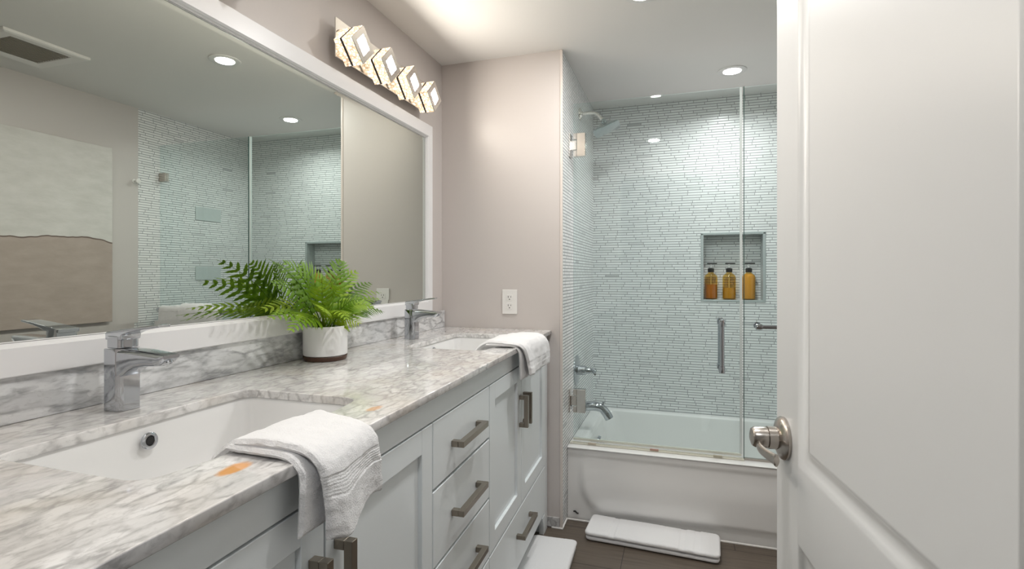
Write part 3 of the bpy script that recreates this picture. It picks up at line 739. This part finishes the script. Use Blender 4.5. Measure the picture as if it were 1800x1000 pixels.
# local: +y runs from hinge to latch edge, face at x=0 (visible side looks to -x), body to +x
def dpart(name, bm, m, parent=dr, **k): return obj(name, bm, m, parent, (0, 0, 0), local=True, **k)
def panel_face(bm, y0, y1, z0, z1, sgn=1):
    """moulded panel: ogee ring down to a flat field"""
    def rr(d, x): return [(x, y0 + d, z0 + d), (x, y1 - d, z0 + d), (x, y1 - d, z1 - d), (x, y0 + d, z1 - d)]
    X = 0 if sgn > 0 else .035; s = sgn
    rings(bm, [rr(0, X), rr(.004, X + s * .001), rr(.008, X + s * .005), rr(.020, X + s * .0075), rr(.026, X + s * .0075), rr(.032, X + s * .004), rr(.036, X + s * .0045)], False, True)
bm = BM()
pu = (.115, DW - .096, .892, 1.93); pl = (.115, DW - .096, .20, .783); ZB, ZTp = .008, 2.035
for X, s in ((0, 1), (.035, -1)):
    for (a, b, c_, d) in [(0, ZB, pu[0], ZTp), (pu[1], ZB, DW, ZTp), (pu[0], pu[3], pu[1], ZTp), (pu[0], pl[3], pu[1], pu[2]), (pu[0], ZB, pu[1], pl[2])]:
        quad(bm, (X, a, b), (X, c_, b), (X, c_, d), (X, a, d))
    panel_face(bm, *pu, s); panel_face(bm, *pl, s)
quad(bm, (0, 0, ZB), (.035, 0, ZB), (.035, 0, ZTp), (0, 0, ZTp)); quad(bm, (0, DW, ZB), (.035, DW, ZB), (.035, DW, ZTp), (0, DW, ZTp))
quad(bm, (0, 0, ZTp), (.035, 0, ZTp), (.035, DW, ZTp), (0, DW, ZTp)); quad(bm, (0, 0, ZB), (.035, 0, ZB), (.035, DW, ZB), (0, DW, ZB))
bmesh.ops.remove_doubles(bm, verts=bm.verts, dist=1e-5)
dpart('door_slab', bm, 'door', smooth=True)
bm = BM(); ky, kz = DW - .040, .918
lathe(bm, (-.0003, ky, kz), (-1, 0, 0), [(0, .033), (.004, .0335), (.008, .031), (.011, .024), (.013, .019)], 40); dpart('rose', bm, 'nickel', smooth=True)
bm = BM(); lathe(bm, (-.012, ky, kz), (-1, 0, 0), [(0, .0175), (.014, .0175), (.0145, .0145), (.015, .0145), (.0155, .016), (.033, .016), (.037, .0135), (.039, .008)], 32)
obj_l = dpart('lever_spindle', bm, 'nickel', smooth=True)
bm = BM(); P = smooth_path([(-.034, ky + .004, kz - .008), (-.041, ky - .010, kz - .009), (-.043, ky - .030, kz - .010), (-.040, ky - .052, kz - .0105), (-.036, ky - .070, kz - .0105), (-.035, ky - .078, kz - .0105)], 6)
rs = []
for i, p in enumerate(P):
    tq = (P[min(i + 1, len(P) - 1)] - P[max(i - 1, 0)]).normalized(); side = Vector((0, 0, 1)); nr = tq.cross(side).normalized()
    s = i / (len(P) - 1); hz = .0095 - .002 * math.sin(s * math.pi) - (.003 if i == len(P) - 1 else 0); tx = .0042
    rs.append([p + nr * tx * math.cos(a) + side * hz * math.sin(a) for a in [2 * math.pi * k / 20 for k in range(20)]])
rings(bm, rs); dpart('door_handle', bm, 'nickel', smooth=True)
for z in (.25, 1.05, 1.82):
    bm = BM(); cyl(bm, (-.006, -.004, z), (-.006, -.004, z + .09), .006); dpart('hinge', bm, 'nickel', smooth=True)

# ------------------------------------------------------------------ potted fern
PX, PY, PZ = .0925, 1.345, HC + .0005
t = thing('potted_fern', 'green fern in a white ceramic pot on the counter between the sinks', 'plant', (PX, PY, PZ))
bm = BM(); lathe(bm, (PX, PY, PZ), (0, 0, 1), [(0, .060), (.001, .0615), (.012, .0645), (.0135, .0635)], 48); obj('saucer', bm, 'saucer', t, smooth=True)
bm = BM(); lathe(bm, (PX, PY, PZ), (0, 0, 1), [(.0138, .0605), (.0165, .0640), (.022, .0650), (.100, .0655), (.1025, .0650), (.1035, .0635), (.1025, .0620), (.086, .0610), (.086, .001)], 56, True, False); obj('pot', bm, 'pot', t, smooth=True)
bm = BM(); lathe(bm, (PX, PY, PZ), (0, 0, 1), [(.0862, .0605), (.090, .059), (.094, .03), (.096, .002)], 32); obj('soil', bm, 'soil', t, smooth=True)
rng = random.Random(5)
def frond(tip, lift, wid=.062, n=15, base=None, sag=0.0, seed=0):
    rg = random.Random(seed)
    b0 = Vector((PX + rg.uniform(-.02, .02), PY + rg.uniform(-.02, .02), PZ + .094)); tip = Vector(tip)
    mid = (b0 + tip) / 2; c1 = b0.lerp(tip, .35); c1.z = max(b0.z, tip.z) * .5 + b0.z * .5 + lift; 
    L = (tip - b0).length
    def Bz(s): return b0 * (1 - s) ** 2 + c1 * 2 * s * (1 - s) + tip * s * s
    bm = BM()
    view = Vector((.85 + rg.uniform(-.4, .4), -.75 + rg.uniform(-.5, .5), .8 + rg.uniform(-.2, .7)))
    # rachis
    P = [Bz(i / 20) for i in range(21)]
    tube(bm, P, lambda s: .0016 * (1 - s) + .0004, 5, smooth=False)
    for i in range(n):
        s = .20 + .80 * (i / n) ** .95; p = Bz(s); tg = (Bz(min(1, s + .02)) - Bz(s - .02)).normalized()
        side = tg.cross(view).normalized(); nrm = side.cross(tg).normalized()
        q = (s - .2) / .8
        ll = wid * (min(1, (q + .10) * 3.2)) ** .7 * (1 - q ** 1.9) * rg.uniform(.88, 1.06) + .004
        wd = min(.0090, L * .8 / n * .43) * (1 - .45 * q) * rg.uniform(.9, 1.1)
        for sg in (-1, 1):
            sw = .45 + .35 * q + rg.uniform(-.08, .08)
            d = (side * sg * math.cos(sw) + tg * math.sin(sw)).normalized()
            K = 7; le = []; ri = []
            for k in range(K + 1):
                a = k / K
                c = p + d * ll * a + tg * ll * .16 * a * a + nrm * (ll * (.10 * a - .32 * a * a)) 
                ww = wd * (math.sin(math.pi * min(1, .22 + a * .80)) ** .8) * (1 if k % 2 else .70) if k < K else .0003
                tt = (tg - d * tg.dot(d)).normalized()
                cup = nrm * (-.25 * ww)
                le.append(bm.verts.new(c - tt * ww + cup)); ri.append(bm.verts.new(c + tt * ww + cup))
                if k == 0: mids = []
                mids.append(bm.verts.new(c))
            for k in range(K):
                bm.faces.new((le[k], mids[k], mids[k + 1], le[k + 1])); bm.faces.new((mids[k], ri[k], ri[k + 1], mids[k + 1]))
    for v in bm.verts:                       # leaflets rest against glass, wall and counter rather than pass through them
        if v.co.x < .034: v.co.x = .034 + (.034 - v.co.x) * .12
        if v.co.z < HC + .004: v.co.z = HC + .004
    o = obj('frond', bm, 'leaf', t); 
    for f_ in o.data.polygons: f_.use_smooth = True
    return o
TIPS = [((.10, 1.105, 1.215), .05), ((.07, 1.19, 1.212), .06), ((.06, 1.275, 1.205), .05), ((.09, 1.43, 1.222), .05), ((.12, 1.477, 1.186), .05),
        ((.10, 1.591, 1.145), .06), ((.07, 1.70, 1.105), .08), ((.075, 1.70, 1.035), .07), ((.20, 1.37, 1.022), .05), ((.16, 1.035, 1.066), .05),
        ((.19, 1.075, 1.028), .07), ((.25, 1.14, 1.075), .06), ((.13, 1.075, 1.155), .06), ((.20, 1.19, 1.165), .07), ((.21, 1.27, 1.14), .06),
        ((.16, 1.50, 1.07), .07), ((.05, 1.09, 1.16), .06), ((.05, 1.36, 1.19), .06), ((.22, 1.42, 1.07), .07), ((.14, 1.58, 1.09), .06), ((.24, 1.25, 1.045), .08),
        ((.05, 1.13, 1.08), .06), ((.13, 1.36, 1.20), .06), ((.13, 1.62, 1.04), .07), ((.10, 1.28, 1.19), .05), ((.23, 1.33, 1.10), .05)]
for i, (tp, lf) in enumerate(q_ for i_, q_ in enumerate(TIPS) if i_ not in (16, 17, 22, 24)): frond(tp, lf, (.062 if i < 5 else .056) * (.85 + .3 * rng.random()), 10 + i % 3, seed=i * 7 + 3)

# ------------------------------------------------------------------ towels
def ribbon(bm, path, ys, th, wr=.0025, seed=0, ny=46, k=10, bands=None, tail=None, flare=None):
    """thick cloth following path (x,z) points; ys(s) -> (y0,y1); th thickness; closed cross sections across y"""
    P = smooth_path([(p[0], 0, p[1]) for p in path], k); N = len(P); acc = [0]
    for a, b in zip(P, P[1:]): acc.append(acc[-1] + (b - a).length)
    Lt = acc[-1]; rs = []
    for i, p in enumerate(P):
        s = acc[i] / Lt; tg = (P[min(i + 1, N - 1)] - P[max(i - 1, 0)]).normalized(); nr = Vector((-tg.z, 0, tg.x))
        if nr.z < 0 and abs(nr.z) > abs(nr.x): nr = -nr
        y0, y1 = ys(s); h = (th(s) if callable(th) else th) / 2
        endf = min(1, min(s, 1 - s) * Lt / .006); h *= max(.35, math.sqrt(max(0, 1 - (1 - endf) ** 2)))
        top = []; bot = []
        for j in range(ny + 1):
            v = j / ny; y = y0 + (y1 - y0) * v
            rnd = min(1, min(v, 1 - v) * abs(y1 - y0) / h / 1.2); hh = h * math.sqrt(max(.0, 1 - (1 - rnd) ** 2))
            q = Vector((p.x, y, p.z)); nz = noise.noise(Vector((p.x * 9 + seed, y * 9, p.z * 9))) * wr * 2.2 + noise.noise(Vector((p.x * 30 + seed, y * 34, p.z * 30))) * wr
            nz += noise.noise(Vector((p.x * 110 + seed, y * 110, p.z * 110))) * .0009
            off = flare(s, v) if flare else 0
            dz = tail(s, v) if tail else 0
            b_ = bands(s * Lt, Lt, v) if bands else 0
            jx = noise.noise(Vector((p.x * 60, y * 3, p.z * 60 + seed))) * .0035
            top.append(q + nr * (hh + nz + off + b_) + Vector((0, jx * (1 if v > .5 else -1) * (abs(v - .5) * 2) ** 4, dz)))
            bot.append(q + nr * (-hh + nz * .6 + off) + Vector((0, 0, dz)))
        rs.append(top + bot[::-1][1:-1] if False else top + bot[::-1])
    rings(bm, rs)
XF = lambda y: .6195 - .034 * (y - .6)
# towel over the nearer sink edge: a folded hand towel, two layers in the hanging end
bm = BM(); zc = HC + .0015
def ys1(s): return (.596 + .016 * sstep(.45, 1, s), .805 - .052 * sstep(.1, .55, s) + .016 * sstep(.6, 1, s))
def fl1(s, v):
    k = sstep(.50, 1, s); return k * (.012 * math.sin(v * 5.2 + .4) + .006)
def tail1(s, v):
    k = sstep(.62, 1, s); return k * (-.010 * math.exp(-((v - .25) / .15) ** 2) + .008 * sstep(.45, .9, v) + .0015 * math.sin(v * 17))
def bands1(d, L, v):
    e = L - d
    if .058 < e < .088: return -.0012 + 0.0003 * math.sin((e - .058) / .030 * 2 * math.pi * 7)
    return 0
path = [(.445, .868), (.462, .893), (.482, .914), (.505, .928), (.545, .932), (.595, .932), (.626, .927), (.645, .908), (.650, .880), (.649, .842), (.647, .806)]
ribbon(bm, path, ys1, lambda s: .013, .0028, 1, k=34, bands=bands1, tail=tail1, flare=fl1)
def ys1b(s): return (.592 - .006 * s, .745)
path2 = [(.500, .913 + .0115), (.54, .9235), (.59, .9235), (.615, .918), (.6305, .902), (.633, .880), (.6325, .845), (.632, .812)]
ribbon(bm, path2, ys1b, lambda s: .011, .001, 4, tail=lambda s, v: sstep(.6, 1, s) * (.004 + .03 * sstep(.4, .8, v)), flare=lambda s, v: 0)
tag(obj('hand_towel', bm, 'terry', loc=(.60, .70, HC), smooth=True), 'white folded terry towel draped over the counter edge by the nearer sink', 'towel', 'hand towels on the counter')
# towel over the far sink edge
bm = BM()
def ys2(s): return (1.735 + .045 * sstep(.5, 1, s), 2.05 + .02 * sstep(.4, 1, s))
path = [(.415, .872), (.430, .897), (.450, .917), (.475, .930), (.515, .931), (.555, .930), (.588, .924), (.604, .905), (.610, .875), (.612, .845), (.612, .815)]
ribbon(bm, path, ys2, lambda s: .013, .0035, 9, bands=lambda d, L, v: (-.0012 if .03 < L - d < .05 else 0), flare=lambda s, v: sstep(.5, 1, s) * .010 * math.sin(v * 6 + 1), tail=lambda s, v: sstep(.6, 1, s) * (-.010 * math.sin(v * 3)))
path2 = [(.47, .9240), (.51, .9235), (.555, .9235), (.575, .917), (.5885, .900), (.5915, .875), (.592, .840), (.592, .800)]
ribbon(bm, path2, lambda s: (1.730 + .03 * s, 1.93), lambda s: .010, .001, 14)
tag(obj('hand_towel', bm, 'terry', loc=(.56, 1.9, HC), smooth=True), 'white folded terry towel draped over the counter edge by the far sink', 'towel', 'hand towels on the counter')
# towels on the bar
bm = BM(); yb = YG - .065
def drape(bm, x0, x1, r, z0, zb, seed):
    P = [(yb + r, zb), (yb + r, .90), (yb + r * .92, .947), (yb + r * .6, .947 + r * .8), (yb, .947 + r), (yb - r * .6, .947 + r * .8), (yb - r * .92, .947), (yb - r, .90), (yb - r * 1.05, zb)]
    b2 = BM(); ribbon(b2, P, lambda s: (x0, x1), .014, .004, seed)
    for v in b2.verts: v.co = Vector((v.co.y, v.co.x, v.co.z))
    me_ = bpy.data.meshes.new('x'); b2.to_mesh(me_); b2.free(); bm.from_mesh(me_); bpy.data.meshes.remove(me_)
drape(bm, 1.535, 2.030, .022, 0, .52, 21)
tag(obj('bath_towel', bm, 'terry', loc=(1.78, yb, .97), smooth=True), 'wide white bath towel hanging on the bar of the fixed glass panel', 'towel', 'towels on the glass panel bar')
bm = BM(); P = [(yb - .0395, .83), (yb - .038, .90), (yb - .036, .955), (yb - .022, .982), (yb, .9885), (yb + .022, .982), (yb + .0345, .955), (yb + .0365, .90), (yb + .0375, .84)]
b2 = BM(); ribbon(b2, P, lambda s: (1.63, 1.845), .011, .002, 33)
for v in b2.verts: v.co = Vector((v.co.y, v.co.x, v.co.z))
me_ = bpy.data.meshes.new('x'); b2.to_mesh(me_); b2.free(); bm.from_mesh(me_)
tag(obj('hand_towel', bm, 'terry', loc=(1.74, yb, .98), smooth=True), 'smaller white towel laid over the bath towel on the glass panel bar', 'towel', 'towels on the glass panel bar')
# folded bath mats on the floor
def mat_towel(loc, rot, lx, ly, h, label, seed, bandx):
    bm = BM()
    def layer(z0, z1, ins, fold):
        nx, ny_ = 160, 44; rs = []
        for i in range(nx + 1):
            u = i / nx; x = -lx / 2 + ins + (lx - 2 * ins) * u; ring = []
            ex = min(1, min(u, 1 - u) * lx / .010); hx = math.sqrt(max(0, 1 - (1 - ex) ** 2)); ey = min(1, min(u, 1 - u) * lx / .024); hy_ = math.sqrt(max(0, 1 - (1 - ey) ** 2))
            zc_, hh = (z0 + z1) / 2, (z1 - z0) / 2 * max(.25, hx)
            wy = noise.noise(Vector((x * 5 + seed, 3, 0))) * .004
            bnd = -.0022 if any(abs(x - b_) < .012 for b_ in bandx) else 0
            pts = []
            for k in range(ny_):
                a = 2 * math.pi * k / ny_
                # superellipse section
                ca, sa = math.cos(a), math.sin(a)
                yy_ = (abs(ca) ** .42) * (1 if ca > 0 else -1) * (ly / 2 - ins + wy - .022 * (1 - hy_)); zz = zc_ + (abs(sa) ** .6) * (1 if sa > 0 else -1) * hh
                if sa > 0: zz += noise.noise(Vector((x * 7 + seed, yy_ * 9, 1))) * .003 + bnd + noise.noise(Vector((x * 90 + seed, yy_ * 90, 1))) * .0008
                if zz < z0 + .0002: zz = z0 + .0002
                pts.append((x, yy_, zz))
            rs.append(pts)
        rings(bm, rs)
    layer(0.0005, h * .52, .003, 0); layer(h * .45, h, 0, 1)
    o = obj('bath_mat', bm, 'terry', smooth=True); o.location = loc; o.rotation_euler = (0, 0, rot)
    tag(o, label, 'bath mat', 'white towelling bath mats on the floor')
mat_towel((1.008, 2.362, 0.0), R(-3.2), .560, .185, .046, 'white folded towelling bath mat on the floor against the bathtub', 2, (-.16, .13, .19))
mat_towel((.620, 1.945, 0.0), R(2), .195, .54, .040, 'white folded towelling bath mat on the floor beside the vanity', 8, ())
